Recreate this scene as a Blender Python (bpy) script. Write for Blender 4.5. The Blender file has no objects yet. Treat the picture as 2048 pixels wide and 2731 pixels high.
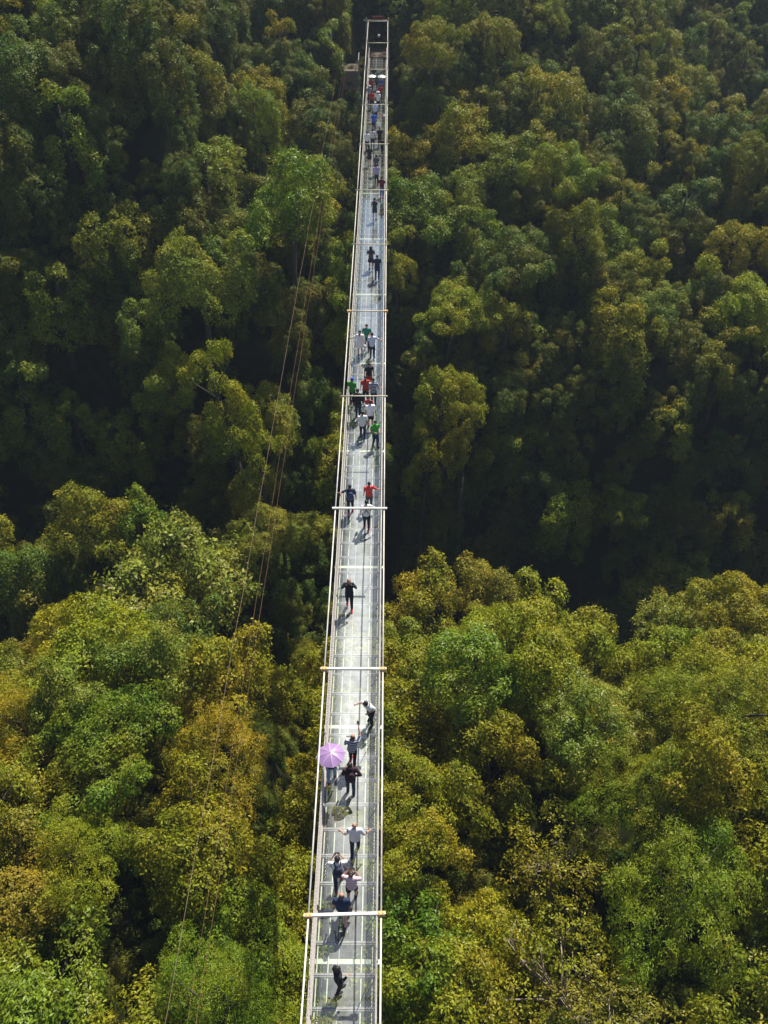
import bpy, bmesh, math, random
import numpy as np
from mathutils import Vector, Matrix, Euler

scene = bpy.context.scene
R = math.radians
# ------------------------------------------------------------------ camera
cam_data = bpy.data.cameras.new('camera')
cam = bpy.data.objects.new('camera', cam_data)
scene.collection.objects.link(cam)
cam.location = (1.25, 0, 28.6)
cam.rotation_euler = (R(90 - 40.03), 0, R(0.29))
cam_data.sensor_fit = 'VERTICAL'
cam_data.sensor_height = 24.0
cam_data.lens = 24.0 * 2500 / 2731
cam_data.clip_start = 0.5
cam_data.clip_end = 1500
scene.camera = cam
# ------------------------------------------------------------------ world
SUN_EL, SUN_AZ = 56.0, 25.0            # azimuth from +Y towards +X
world = bpy.data.worlds.new('World')
scene.world = world
world.use_nodes = True
wn = world.node_tree
wn.nodes.clear()
sky = wn.nodes.new('ShaderNodeTexSky')
sky.sky_type = 'NISHITA'
sky.sun_disc = False
sky.sun_elevation = R(SUN_EL)
sky.sun_rotation = R(SUN_AZ)
sky.air_density = 1.0
sky.dust_density = 1.0
sky.ozone_density = 1.2
bg = wn.nodes.new('ShaderNodeBackground')
bg.inputs['Strength'].default_value = 0.064
wo = wn.nodes.new('ShaderNodeOutputWorld')
wn.links.new(sky.outputs[0], bg.inputs[0])
wn.links.new(bg.outputs[0], wo.inputs[0])
# ------------------------------------------------------------------ sun
sl = bpy.data.lights.new('sun', 'SUN')
sl.energy = 5.0
sl.angle = R(0.6)
sl.color = (1.0, 0.92, 0.77)
sun = bpy.data.objects.new('sun', sl)
scene.collection.objects.link(sun)
sd = Vector((math.sin(R(SUN_AZ)) * math.cos(R(SUN_EL)), math.cos(R(SUN_AZ)) * math.cos(R(SUN_EL)), math.sin(R(SUN_EL))))
sun.rotation_euler = sd.to_track_quat('Z', 'Y').to_euler()
sun.location = (30, 60, 90)
vs = scene.view_settings
vs.view_transform = 'Standard'
vs.look = 'None'
vs.exposure = 0.82
vs.gamma = 1.0
vs.use_curve_mapping = False
scene.cycles.max_bounces = 8
scene.cycles.transparent_max_bounces = 24
scene.cycles.diffuse_bounces = 3
scene.cycles.transmission_bounces = 4
scene.cycles.volume_bounces = 0

# ------------------------------------------------------------------ helpers
COL = scene.collection


def link(o):
    COL.objects.link(o)
    return o


def tag(o, label=None, cat=None, group=None, kind=None):
    if label: o['label'] = label
    if cat: o['category'] = cat
    if group: o['group'] = group
    if kind: o['kind'] = kind
    return o


def empty(name, loc=(0, 0, 0), rz=0.0):
    o = bpy.data.objects.new(name, None)
    o.empty_display_size = 0.3
    o.location = loc
    o.rotation_euler = (0, 0, rz)
    return link(o)


def mesh_np(name, V, F, mat=None, smooth=False, tint=None):
    """V (n,3); F (m,k) all the same face size."""
    V = np.asarray(V, dtype=np.float32)
    F = np.asarray(F, dtype=np.int32)
    me = bpy.data.meshes.new(name)
    me.vertices.add(len(V))
    me.vertices.foreach_set('co', V.ravel())
    k = F.shape[1]
    me.loops.add(F.size)
    me.loops.foreach_set('vertex_index', F.ravel())
    me.polygons.add(len(F))
    me.polygons.foreach_set('loop_start', np.arange(0, F.size, k, dtype=np.int32))
    me.polygons.foreach_set('loop_total', np.full(len(F), k, dtype=np.int32))
    if smooth:
        me.polygons.foreach_set('use_smooth', np.ones(len(F), dtype=bool))
    if tint is not None:
        a = me.attributes.new('tint', 'FLOAT', 'POINT')
        a.data.foreach_set('value', np.asarray(tint, dtype=np.float32))
    me.update()
    me.validate()
    if mat: me.materials.append(mat)
    return me


class MB:
    """collects simple solids into one mesh"""
    def __init__(self):
        self.v = []
        self.f = []

    def box(self, x0, x1, y0, y1, z0, z1):
        n = len(self.v)
        self.v += [(x0, y0, z0), (x1, y0, z0), (x1, y1, z0), (x0, y1, z0), (x0, y0, z1), (x1, y0, z1), (x1, y1, z1), (x0, y1, z1)]
        self.f += [(n, n + 3, n + 2, n + 1), (n + 4, n + 5, n + 6, n + 7), (n, n + 1, n + 5, n + 4), (n + 1, n + 2, n + 6, n + 5), (n + 2, n + 3, n + 7, n + 6), (n + 3, n, n + 4, n + 7)]
        return self

    def tube(self, pts, r, seg=8, ry=None, cap=True, xref=None):
        """r, ry: number or list per point. ring axes: A (towards x) and B"""
        pts = [Vector(p) for p in pts]
        m = len(pts)
        rs = r if isinstance(r, (list, tuple)) else [r] * m
        rys = ry if isinstance(ry, (list, tuple)) else ([ry] * m if ry is not None else rs)
        n0 = len(self.v)
        for i, p in enumerate(pts):
            t = (pts[min(i + 1, m - 1)] - pts[max(i - 1, 0)])
            if t.length < 1e-9: t = Vector((0, 0, 1))
            t.normalize()
            ref = Vector(xref) if xref else (Vector((1, 0, 0)) if abs(t.x) < 0.8 else Vector((0, 0, 1)))
            A = (ref - t * ref.dot(t)).normalized()
            B = t.cross(A)
            for k in range(seg):
                a = 2 * math.pi * k / seg
                q = p + A * (rs[i] * math.cos(a)) + B * (rys[i] * math.sin(a))
                self.v.append(tuple(q))
        for i in range(m - 1):
            for k in range(seg):
                a = n0 + i * seg + k
                b = n0 + i * seg + (k + 1) % seg
                self.f.append((a, b, b + seg, a + seg))
        if cap:
            self.f.append(tuple(n0 + k for k in range(seg))[::-1])
            self.f.append(tuple(n0 + (m - 1) * seg + k for k in range(seg)))
        return self

    def ball(self, c, rx, ry=None, rz=None, seg=12, rings=8):
        ry = ry or rx
        rz = rz or rx
        pts, a, b = [], [], []
        for i in range(rings + 1):
            th = math.pi * i / rings
            pts.append((c[0], c[1], c[2] - rz * math.cos(th)))
            s = max(math.sin(th), 0.02)
            a.append(rx * s)
            b.append(ry * s)
        return self.tube(pts, a, seg, b)

    def mesh(self, name, mat=None, smooth=False):
        me = bpy.data.meshes.new(name)
        me.from_pydata(self.v, [], self.f)
        if smooth:
            me.polygons.foreach_set('use_smooth', np.ones(len(me.polygons), dtype=bool))
        me.update()
        if mat: me.materials.append(mat)
        return me


def part(name, me, parent=None, loc=(0, 0, 0)):
    o = bpy.data.objects.new(name, me)
    o.location = loc
    if parent: o.parent = parent
    return link(o)


# ------------------------------------------------------------------ materials
def nodes_of(name):
    m = bpy.data.materials.new(name)
    m.use_nodes = True
    nt = m.node_tree
    nt.nodes.clear()
    return m, nt, nt.nodes, nt.links


def N(nt, t, **kw):
    n = nt.nodes.new(t)
    for k, v in kw.items():
        if k in n.inputs: n.inputs[k].default_value = v
        else: setattr(n, k, v)
    return n


def surf(name, col, rough=0.6, metal=0.0, var=0.15, scale=6.0, bump=0.0, dirt=None, spec=0.5):
    m, nt, ns, lk = nodes_of(name)
    out = N(nt, 'ShaderNodeOutputMaterial')
    p = N(nt, 'ShaderNodeBsdfPrincipled')
    p.inputs['Roughness'].default_value = rough
    p.inputs['Metallic'].default_value = metal
    p.inputs['Specular IOR Level'].default_value = spec
    tc = N(nt, 'ShaderNodeTexCoord')
    no = N(nt, 'ShaderNodeTexNoise')
    no.inputs['Scale'].default_value = scale
    no.inputs['Detail'].default_value = 5
    lk.new(tc.outputs['Object'], no.inputs['Vector'])
    mx = N(nt, 'ShaderNodeMix', data_type='RGBA')
    c2 = dirt if dirt else tuple(c * (1 - var) for c in col)
    c1 = tuple(min(1, c * (1 + var * 0.5)) for c in col)
    mx.inputs[6].default_value = (*c1, 1)
    mx.inputs[7].default_value = (*c2, 1)
    cr = N(nt, 'ShaderNodeValToRGB')
    cr.color_ramp.elements[0].position = 0.45 if dirt else 0.3
    cr.color_ramp.elements[1].position = 0.75 if dirt else 0.7
    lk.new(no.outputs['Fac'], cr.inputs[0])
    lk.new(cr.outputs[0], mx.inputs[0])
    lk.new(mx.outputs[2], p.inputs['Base Color'])
    if bump:
        b = N(nt, 'ShaderNodeBump')
        b.inputs['Strength'].default_value = bump
        lk.new(no.outputs['Fac'], b.inputs['Height'])
        lk.new(b.outputs[0], p.inputs['Normal'])
    lk.new(p.outputs[0], out.inputs[0])
    return m


def leaf_material(name, translucent=0.24, rough=0.5, spec=0.18, drift=0.5):
    """leaf colour comes from the object's own colour, each leaf shifted by its 'tint'"""
    m, nt, ns, lk = nodes_of(name)
    out = N(nt, 'ShaderNodeOutputMaterial')
    oi = N(nt, 'ShaderNodeObjectInfo')
    at = N(nt, 'ShaderNodeAttribute', attribute_name='tint')
    hs = N(nt, 'ShaderNodeHueSaturation')
    # hue: tint moves a leaf between yellow-brown and green
    mh = N(nt, 'ShaderNodeMapRange')
    mh.inputs['To Min'].default_value = 0.478
    mh.inputs['To Max'].default_value = 0.514
    lk.new(at.outputs['Fac'], mh.inputs['Value'])
    lk.new(mh.outputs[0], hs.inputs['Hue'])
    wn_ = N(nt, 'ShaderNodeMath', operation='MULTIPLY')
    wn_.inputs[1].default_value = 7.31
    lk.new(at.outputs['Fac'], wn_.inputs[0])
    fr = N(nt, 'ShaderNodeMath', operation='FRACT')
    lk.new(wn_.outputs[0], fr.inputs[0])
    mv = N(nt, 'ShaderNodeMapRange')
    mv.inputs['To Min'].default_value = 0.62
    mv.inputs['To Max'].default_value = 1.75
    lk.new(fr.outputs[0], mv.inputs['Value'])
    lk.new(mv.outputs[0], hs.inputs['Value'])
    # neighbouring crowns drift into each other's colour
    ge = N(nt, 'ShaderNodeNewGeometry')
    nz = N(nt, 'ShaderNodeTexNoise')
    nz.inputs['Scale'].default_value = 0.22
    nz.inputs['Detail'].default_value = 4
    nz.inputs['Roughness'].default_value = 0.6
    lk.new(ge.outputs['Position'], nz.inputs['Vector'])
    rp = N(nt, 'ShaderNodeValToRGB')
    rp.color_ramp.elements[0].position = 0.36
    rp.color_ramp.elements[0].color = (0.062, 0.130, 0.006, 1)
    rp.color_ramp.elements[1].position = 0.64
    rp.color_ramp.elements[1].color = (0.215, 0.172, 0.006, 1)
    e_ = rp.color_ramp.elements.new(0.5)
    e_.color = (0.138, 0.158, 0.006, 1)
    lk.new(nz.outputs['Fac'], rp.inputs[0])
    mc = N(nt, 'ShaderNodeMix', data_type='RGBA')
    mc.inputs[0].default_value = drift
    lk.new(oi.outputs['Color'], mc.inputs[6])
    lk.new(rp.outputs[0], mc.inputs[7])
    lk.new(mc.outputs[2], hs.inputs['Color'])
    p = N(nt, 'ShaderNodeBsdfPrincipled')
    p.inputs['Roughness'].default_value = rough
    p.inputs['Specular IOR Level'].default_value = spec
    lk.new(hs.outputs[0], p.inputs['Base Color'])
    tr = N(nt, 'ShaderNodeBsdfTranslucent')
    g = N(nt, 'ShaderNodeMix', data_type='RGBA', blend_type='MULTIPLY')
    g.inputs[0].default_value = 1.0
    g.inputs[7].default_value = (1.55, 1.5, 0.55, 1)
    lk.new(hs.outputs[0], g.inputs[6])
    lk.new(g.outputs[2], tr.inputs['Color'])
    ms = N(nt, 'ShaderNodeMixShader')
    ms.inputs[0].default_value = translucent
    lk.new(p.outputs[0], ms.inputs[1])
    lk.new(tr.outputs[0], ms.inputs[2])
    lk.new(ms.outputs[0], out.inputs[0])
    return m


def glass_material():
    """clear green-tinted laminated glass under a film of dust, scuffed most along the walked centre line"""
    m, nt, ns, lk = nodes_of('dusty_floor_glass')
    out = N(nt, 'ShaderNodeOutputMaterial')
    geo = N(nt, 'ShaderNodeNewGeometry')
    sp = N(nt, 'ShaderNodeSeparateXYZ')
    lk.new(geo.outputs['Position'], sp.inputs[0])
    tr = N(nt, 'ShaderNodeBsdfTransparent')
    tr.inputs['Color'].default_value = (0.88, 0.94, 0.93, 1)
    df = N(nt, 'ShaderNodeBsdfDiffuse')
    df.inputs['Color'].default_value = (0.68, 0.77, 0.83, 1)
    ax = N(nt, 'ShaderNodeMath', operation='ABSOLUTE')
    lk.new(sp.outputs[0], ax.inputs[0])
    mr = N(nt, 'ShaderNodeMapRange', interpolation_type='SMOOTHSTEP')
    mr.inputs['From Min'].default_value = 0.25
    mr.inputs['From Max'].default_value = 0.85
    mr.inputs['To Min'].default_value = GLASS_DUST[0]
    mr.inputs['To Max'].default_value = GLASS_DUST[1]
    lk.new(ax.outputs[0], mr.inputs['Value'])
    n1 = N(nt, 'ShaderNodeTexNoise')
    n1.inputs['Scale'].default_value = 2.2
    n1.inputs['Detail'].default_value = 8
    n1.inputs['Roughness'].default_value = 0.65
    lk.new(geo.outputs['Position'], n1.inputs['Vector'])
    m1 = N(nt, 'ShaderNodeMapRange')
    m1.inputs['From Min'].default_value = 0.3
    m1.inputs['From Max'].default_value = 0.7
    m1.inputs['To Min'].default_value = 0.72
    m1.inputs['To Max'].default_value = 1.2
    lk.new(n1.outputs['Fac'], m1.inputs['Value'])
    n2 = N(nt, 'ShaderNodeTexNoise')
    n2.inputs['Scale'].default_value = 0.12
    n2.inputs['Detail'].default_value = 2
    lk.new(geo.outputs['Position'], n2.inputs['Vector'])
    m2 = N(nt, 'ShaderNodeMapRange')
    m2.inputs['From Min'].default_value = 0.35
    m2.inputs['From Max'].default_value = 0.65
    m2.inputs['To Min'].default_value = 0.82
    m2.inputs['To Max'].default_value = 1.12
    lk.new(n2.outputs['Fac'], m2.inputs['Value'])
    # every pane is a little cleaner or dustier than its neighbour
    oi = N(nt, 'ShaderNodeObjectInfo')
    m3 = N(nt, 'ShaderNodeMapRange')
    m3.inputs['To Min'].default_value = 0.85
    m3.inputs['To Max'].default_value = 1.12
    lk.new(oi.outputs['Random'], m3.inputs['Value'])
    # sun glare painted into the dust amount: full mid-deck, weaker at both ends
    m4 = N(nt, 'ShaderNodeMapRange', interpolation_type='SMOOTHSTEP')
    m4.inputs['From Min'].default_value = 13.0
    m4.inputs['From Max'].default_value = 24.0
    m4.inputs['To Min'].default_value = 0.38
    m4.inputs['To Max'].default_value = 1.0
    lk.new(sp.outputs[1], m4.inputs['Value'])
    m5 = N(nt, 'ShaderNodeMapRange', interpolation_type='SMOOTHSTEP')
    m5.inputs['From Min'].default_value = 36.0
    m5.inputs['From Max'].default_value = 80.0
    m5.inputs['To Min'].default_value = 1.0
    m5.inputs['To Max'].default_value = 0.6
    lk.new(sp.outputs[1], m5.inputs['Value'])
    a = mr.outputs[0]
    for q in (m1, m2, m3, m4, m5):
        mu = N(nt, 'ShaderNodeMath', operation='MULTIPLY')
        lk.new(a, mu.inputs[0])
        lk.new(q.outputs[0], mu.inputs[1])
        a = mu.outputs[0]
    # the dust film also glows towards the sun's mirror direction
    sh = N(nt, 'ShaderNodeBsdfGlossy')
    sh.inputs['Roughness'].default_value = 0.42
    sh.inputs['Color'].default_value = (0.86, 0.92, 0.96, 1)
    dm = N(nt, 'ShaderNodeMixShader')
    dm.inputs[0].default_value = 0.45
    lk.new(df.outputs[0], dm.inputs[1])
    lk.new(sh.outputs[0], dm.inputs[2])
    # only the upper face carries dust and the reflection
    fb_ = N(nt, 'ShaderNodeMath', operation='SUBTRACT')
    fb_.inputs[0].default_value = 1.0
    lk.new(geo.outputs['Backfacing'], fb_.inputs[1])
    nz = N(nt, 'ShaderNodeSeparateXYZ')
    lk.new(geo.outputs['True Normal'], nz.inputs[0])
    gt = N(nt, 'ShaderNodeMath', operation='GREATER_THAN')
    gt.inputs[1].default_value = 0.5
    lk.new(nz.outputs[2], gt.inputs[0])
    tf = N(nt, 'ShaderNodeMath', operation='MULTIPLY')
    lk.new(fb_.outputs[0], tf.inputs[0])
    lk.new(gt.outputs[0], tf.inputs[1])
    da = N(nt, 'ShaderNodeMath', operation='MULTIPLY')
    lk.new(a, da.inputs[0])
    lk.new(tf.outputs[0], da.inputs[1])
    a = da.outputs[0]
    mix1 = N(nt, 'ShaderNodeMixShader')
    lk.new(a, mix1.inputs[0])
    lk.new(tr.outputs[0], mix1.inputs[1])
    lk.new(dm.outputs[0], mix1.inputs[2])
    gl = N(nt, 'ShaderNodeBsdfGlossy')
    gl.inputs['Roughness'].default_value = 0.04
    gl.inputs['Color'].default_value = (1, 1, 1, 1)
    fr = N(nt, 'ShaderNodeFresnel')
    fr.inputs['IOR'].default_value = 1.6
    mix2 = N(nt, 'ShaderNodeMixShader')
    fm = N(nt, 'ShaderNodeMath', operation='MULTIPLY')
    lk.new(fr.outputs[0], fm.inputs[0])
    lk.new(tf.outputs[0], fm.inputs[1])
    f2 = N(nt, 'ShaderNodeMath', operation='MULTIPLY')
    f2.inputs[1].default_value = 2.3
    f2.use_clamp = True
    lk.new(fm.outputs[0], f2.inputs[0])
    lk.new(f2.outputs[0], mix2.inputs[0])
    lk.new(mix1.outputs[0], mix2.inputs[1])
    lk.new(gl.outputs[0], mix2.inputs[2])
    lk.new(mix2.outputs[0], out.inputs[0])
    return m


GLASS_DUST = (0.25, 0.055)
M = {}
M['leaf'] = leaf_material('leaf')
M['leaf_gloss'] = leaf_material('leaf_glossy', 0.24, 0.45, 0.25)
M['bark'] = surf('bark', (0.06, 0.048, 0.036), 0.9, var=0.5, scale=9, bump=0.4)
M['pale_bark'] = surf('pale_bark', (0.30, 0.24, 0.18), 0.85, var=0.5, scale=9, bump=0.4)
M['soil'] = surf('forest_floor', (0.020, 0.024, 0.011), 0.95, var=0.6, scale=1.5, bump=0.5, spec=0.0)
M['white_steel'] = surf('white_painted_steel', (0.60, 0.59, 0.57), 0.45, var=0.1, scale=3, dirt=(0.45, 0.40, 0.33))
M['cream_steel'] = surf('cream_painted_steel', (0.52, 0.48, 0.38), 0.5, var=0.15, scale=4, dirt=(0.45, 0.34, 0.2))
M['rust'] = surf('rusty_clamp', (0.50, 0.27, 0.12), 0.8, var=0.5, scale=20, bump=0.3, dirt=(0.6, 0.55, 0.3))
M['grey_steel'] = surf('galvanised_steel', (0.27, 0.25, 0.25), 0.55, var=0.25, scale=8)
M['brown_steel'] = surf('brown_frame_steel', (0.20, 0.17, 0.17), 0.6, var=0.3, scale=8)
M['net'] = surf('rail_net', (0.46, 0.42, 0.40), 0.7, var=0.25, scale=12)
M['dark_cable'] = surf('dark_cable', (0.05, 0.055, 0.06), 0.6)
M['rope'] = surf('orange_rope', (0.16, 0.075, 0.04), 0.8, var=0.4, scale=0.8)
M['rope2'] = surf('tan_rope', (0.28, 0.19, 0.13), 0.8, var=0.4, scale=0.8)
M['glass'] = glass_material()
M['seam'] = surf('white_seam', (0.62, 0.66, 0.64), 0.5)

# ------------------------------------------------------------------ ground
rngG = np.random.default_rng(5)


def sstep(a, b, x):
    t = np.clip((np.asarray(x, float) - a) / (b - a), 0, 1)
    return t * t * (3 - 2 * t)


KR = np.array([(-60, -12), (0, -14), (15, -14), (30, -13.0), (36, -13.5), (41, -17.5), (46, -23), (52, -35), (58, -38), (65, -34), (74, -12.5), (85, -7), (95, -2), (110, 6), (150, 32), (260, 78)], float)
KL = np.array([(-60, -12), (15, -14), (30, -13), (38, -13), (42, -20), (47, -25), (54, -17), (60, -20), (66, -17), (76, -7.5), (85, -4), (95, 0), (110, 7), (150, 32), (260, 78)], float)
KF = np.array([(-60, -12), (15, -14), (30, -13), (38, -14), (42, -20), (47, -24), (54, -19), (60, -22), (65, -16), (78, 8), (85, 12), (110, 24), (150, 44), (260, 86)], float)


def canopy(x, y):
    """height of the top of the forest"""
    x = np.asarray(x, float)
    y = np.asarray(y, float)
    r = np.interp(y, KR[:, 0], KR[:, 1])
    l = np.interp(y, KL[:, 0], KL[:, 1])
    f = np.interp(y, KF[:, 0], KF[:, 1])
    wl = sstep(-11, -19, x)
    left = l * (1 - wl) + f * wl
    wr = sstep(-3, 3, x)
    c = left * (1 - wr) + r * wr
    # gully that the bridge follows on its left
    g = np.exp(-((x + 4.0) / 2.6) ** 2) * sstep(20, 26, y) * (1 - sstep(54, 66, y))
    c = c - 9.0 * g
    g2 = np.exp(-((x - 1.5) / 2.2) ** 2) * sstep(40, 50, y) * (1 - sstep(74, 84, y))
    c = c - 5.0 * g2
    # spurs
    n = 1.6 * np.sin(x * 0.21 + y * 0.11 + 1.3) + 1.3 * np.sin(x * 0.33 - y * 0.19 + 0.4) + 0.9 * np.sin(x * 0.5 + y * 0.43)
    w = 1 - np.exp(-(x / 7.0) ** 2)
    c = c + n * w * (1 - 0.4 * sstep(90, 130, y))
    # far right corner drops away into a side valley
    c = c - 16 * sstep(22, 40, x) * sstep(95, 118, y)
    return c


def ground(x, y):
    x = np.asarray(x, float)
    y = np.asarray(y, float)
    return canopy(x, y) - 8.0 - 3.0 * sstep(5.0, 1.5, np.abs(x)) * sstep(88, 98, y) * (1 - sstep(119, 121, y))


gx = np.arange(-110, 111, 1.5)
gy = np.arange(-60, 261, 1.5)
GX, GY = np.meshgrid(gx, gy)
GZ = ground(GX, GY) + rngG.normal(0, 0.25, GX.shape)
nx, ny = len(gx), len(gy)
V = np.stack([GX.ravel(), GY.ravel(), GZ.ravel()], 1)
ii = np.arange(nx * ny).reshape(ny, nx)
F = np.stack([ii[:-1, :-1], ii[:-1, 1:], ii[1:, 1:], ii[1:, :-1]], -1).reshape(-1, 4)
terrain = part('terrain', mesh_np('terrain', V, F, M['soil'], True))
tag(terrain, kind='structure')


# ------------------------------------------------------------------ leaves
def leaf_quads(C, D, Nn, L, W, fold=0.18):
    S = np.cross(D, Nn)
    S /= np.linalg.norm(S, axis=1, keepdims=True) + 1e-9
    L = L[:, None]
    W = W[:, None]
    up = Nn * W * fold
    v = np.stack([C, C + D * L * 0.45 + S * W * 0.5 + up, C + D * L, C + D * L * 0.45 - S * W * 0.5 + up], 1)
    n = len(C)
    f = np.arange(n * 4).reshape(n, 4)
    return v.reshape(-1, 3), f


def unit(a):
    return a / (np.linalg.norm(a, axis=1, keepdims=True) + 1e-9)


def make_crown(seed, R0, H, nl, lobe=(0.2, 0.36), csp=0.25, per=9, leaf=0.155, wid=0.5, base=0.25, skirt=0.0, rosette=1.0, droop=0.25, top=1.0, thin=0.0):
    """crown centred on the trunk axis; z=0 is the widest level of the crown. returns V, F, tint, lobe centres"""
    rg = np.random.default_rng(seed)
    cs, rs = [], []
    uu = unit(rg.normal(size=(5, 3)))
    ua, up_ = rg.uniform(.10, .22, 5), rg.uniform(0, 6.28, 5)
    uf = rg.uniform(1.5, 4.5, 5)
    while len(cs) < nl:
        d = rg.normal(size=3)
        d /= np.linalg.norm(d)
        if d[2] < -base: continue
        k = rg.uniform(0.66, 1.0) * (1 + float((ua * np.sin(uf * (uu @ d) * 1.6 + up_)).sum()))
        r = rg.uniform(*lobe) * R0
        pos = np.array([d[0] * (R0 - r * 0.6) * k, d[1] * (R0 - r * 0.6) * k, (d[2] * (H - r * 0.5) * k) if d[2] > 0 else d[2] * H * 0.5])
        cs.append(pos)
        rs.append(r)
        if skirt and d[2] < 0.35:
            m = int(rg.integers(3, 7))
            for q in range(m):
                cs.append(pos * np.array([1.0, 1.0, 1]) * (1 + .02 * q) - np.array([0, 0, (q + 1) * skirt * r]) + rg.normal(0, 0.15, 3))
                rs.append(r * rg.uniform(0.55, 0.95))
    # finer tufts riding on the main lobes
    cs0, rs0 = np.array(cs), np.array(rs)
    for i in range(len(cs0)):
        for q in range(int(rg.integers(4, 8))):
            d = unit(rg.normal(size=(1, 3)) + np.array([0, 0, .5]))[0]
            cs.append(cs0[i] + d * rs0[i] * rg.uniform(.75, 1.05))
            rs.append(rg.uniform(.22, .48) * (R0 / 3.2) ** .5)
    cs = np.array(cs)
    rs = np.array(rs)
    P, NN, LI = [], [], []
    for i in range(len(cs)):
        m = int(4 * math.pi * rs[i] ** 2 / (csp * csp) * 0.95)
        d = unit(rg.normal(size=(m, 3)))
        rr = rs[i] * (1 + rg.normal(0, 0.10, m))
        p = cs[i] + d * rr[:, None]
        out = d @ (unit(cs[i][None] * np.array([1, 1, 0.6]))[0])
        keep = (d[:, 2] > -0.35) & (out > -0.55)
        dist = np.linalg.norm(p[:, None] - cs[None], axis=2) / rs[None]
        dist[:, i] = 9
        keep &= dist.min(1) > 0.82
        if thin: keep &= rg.random(m) > thin
        P.append(p[keep])
        NN.append(d[keep])
        LI.append(np.full(keep.sum(), i))
    P = np.concatenate(P)
    NN = np.concatenate(NN)
    LI = np.concatenate(LI)
    n = len(P)
    A = unit(NN * 1.0 + np.array([0, 0, 0.32]) + rg.normal(0, 0.22, (n, 3)))
    # leaves round every twig end
    P = np.repeat(P, per, 0)
    A = np.repeat(A, per, 0)
    LI = np.repeat(LI, per)
    nn = len(P)
    ph = rg.random(nn) * 2 * math.pi
    T = unit(np.cross(A, rg.normal(size=(nn, 3))))
    B = np.cross(A, T)
    D = unit(T * np.cos(ph)[:, None] + B * np.sin(ph)[:, None] + A * rg.uniform(-0.25, 0.55, nn)[:, None] - np.array([0, 0, droop]))
    C = P + D * (leaf * rg.uniform(0.0, 0.9 / max(rosette, 0.3), nn))[:, None] + rg.normal(0, csp * 0.28, (nn, 3))
    Nn = unit(A + rg.normal(0, 0.32, (nn, 3)))
    Nn = unit(Nn - D * (Nn * D).sum(1)[:, None])
    Ln = leaf * rg.uniform(0.65, 1.35, nn)
    v, f = leaf_quads(C, D, Nn, Ln, Ln * wid)
    ltint = np.clip(rg.normal(0.5, 0.15, len(cs)), .05, .95)
    t = np.clip(ltint[LI] + rg.normal(0, 0.16, nn), 0, 1)
    return v, f, np.repeat(t, 4), cs, rs


def make_trunk(seed, height, cs, rs, r0=0.2, nb=9, sub=0):
    """trunk from z=-height up into the crown with a limb to some of the lobes"""
    rg = random.Random(seed)
    b = MB()
    zt = max(c[2] for c in cs) * 0.55
    pts = [(0, 0, -height - 1.0), (rg.uniform(-.15, .15), rg.uniform(-.15, .15), -height * 0.45), (rg.uniform(-.2, .2), rg.uniform(-.2, .2), -0.6), (0, 0, zt)]
    b.tube(pts, [r0 * 1.35, r0, r0 * 0.8, r0 * 0.3], 7)
    idx = list(range(len(cs)))
    rg.shuffle(idx)
    for i in idx[:nb]:
        c = Vector(cs[i])
        z0 = min(c.z - 0.4, zt * 0.6) - rg.uniform(0.3, 1.4)
        s = Vector((0, 0, max(z0, -height * 0.6)))
        mid = s.lerp(c, 0.5) + Vector((rg.uniform(-.25, .25), rg.uniform(-.25, .25), rg.uniform(-.3, .1)))
        b.tube([s, mid, c], [r0 * 0.42, r0 * 0.28, r0 * 0.09], 5)
        for q in range(sub):
            e = c + Vector((rg.uniform(-1, 1), rg.uniform(-1, 1), rg.uniform(0, 1))) * rs[i] * 1.5
            k = c.lerp(e, .5) + Vector((rg.uniform(-.15, .15), rg.uniform(-.15, .15), .1))
            b.tube([mid.lerp(c, rg.uniform(.2, .9)), k, e], [r0 * 0.16, r0 * 0.1, r0 * 0.03], 4)
    return b


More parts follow.
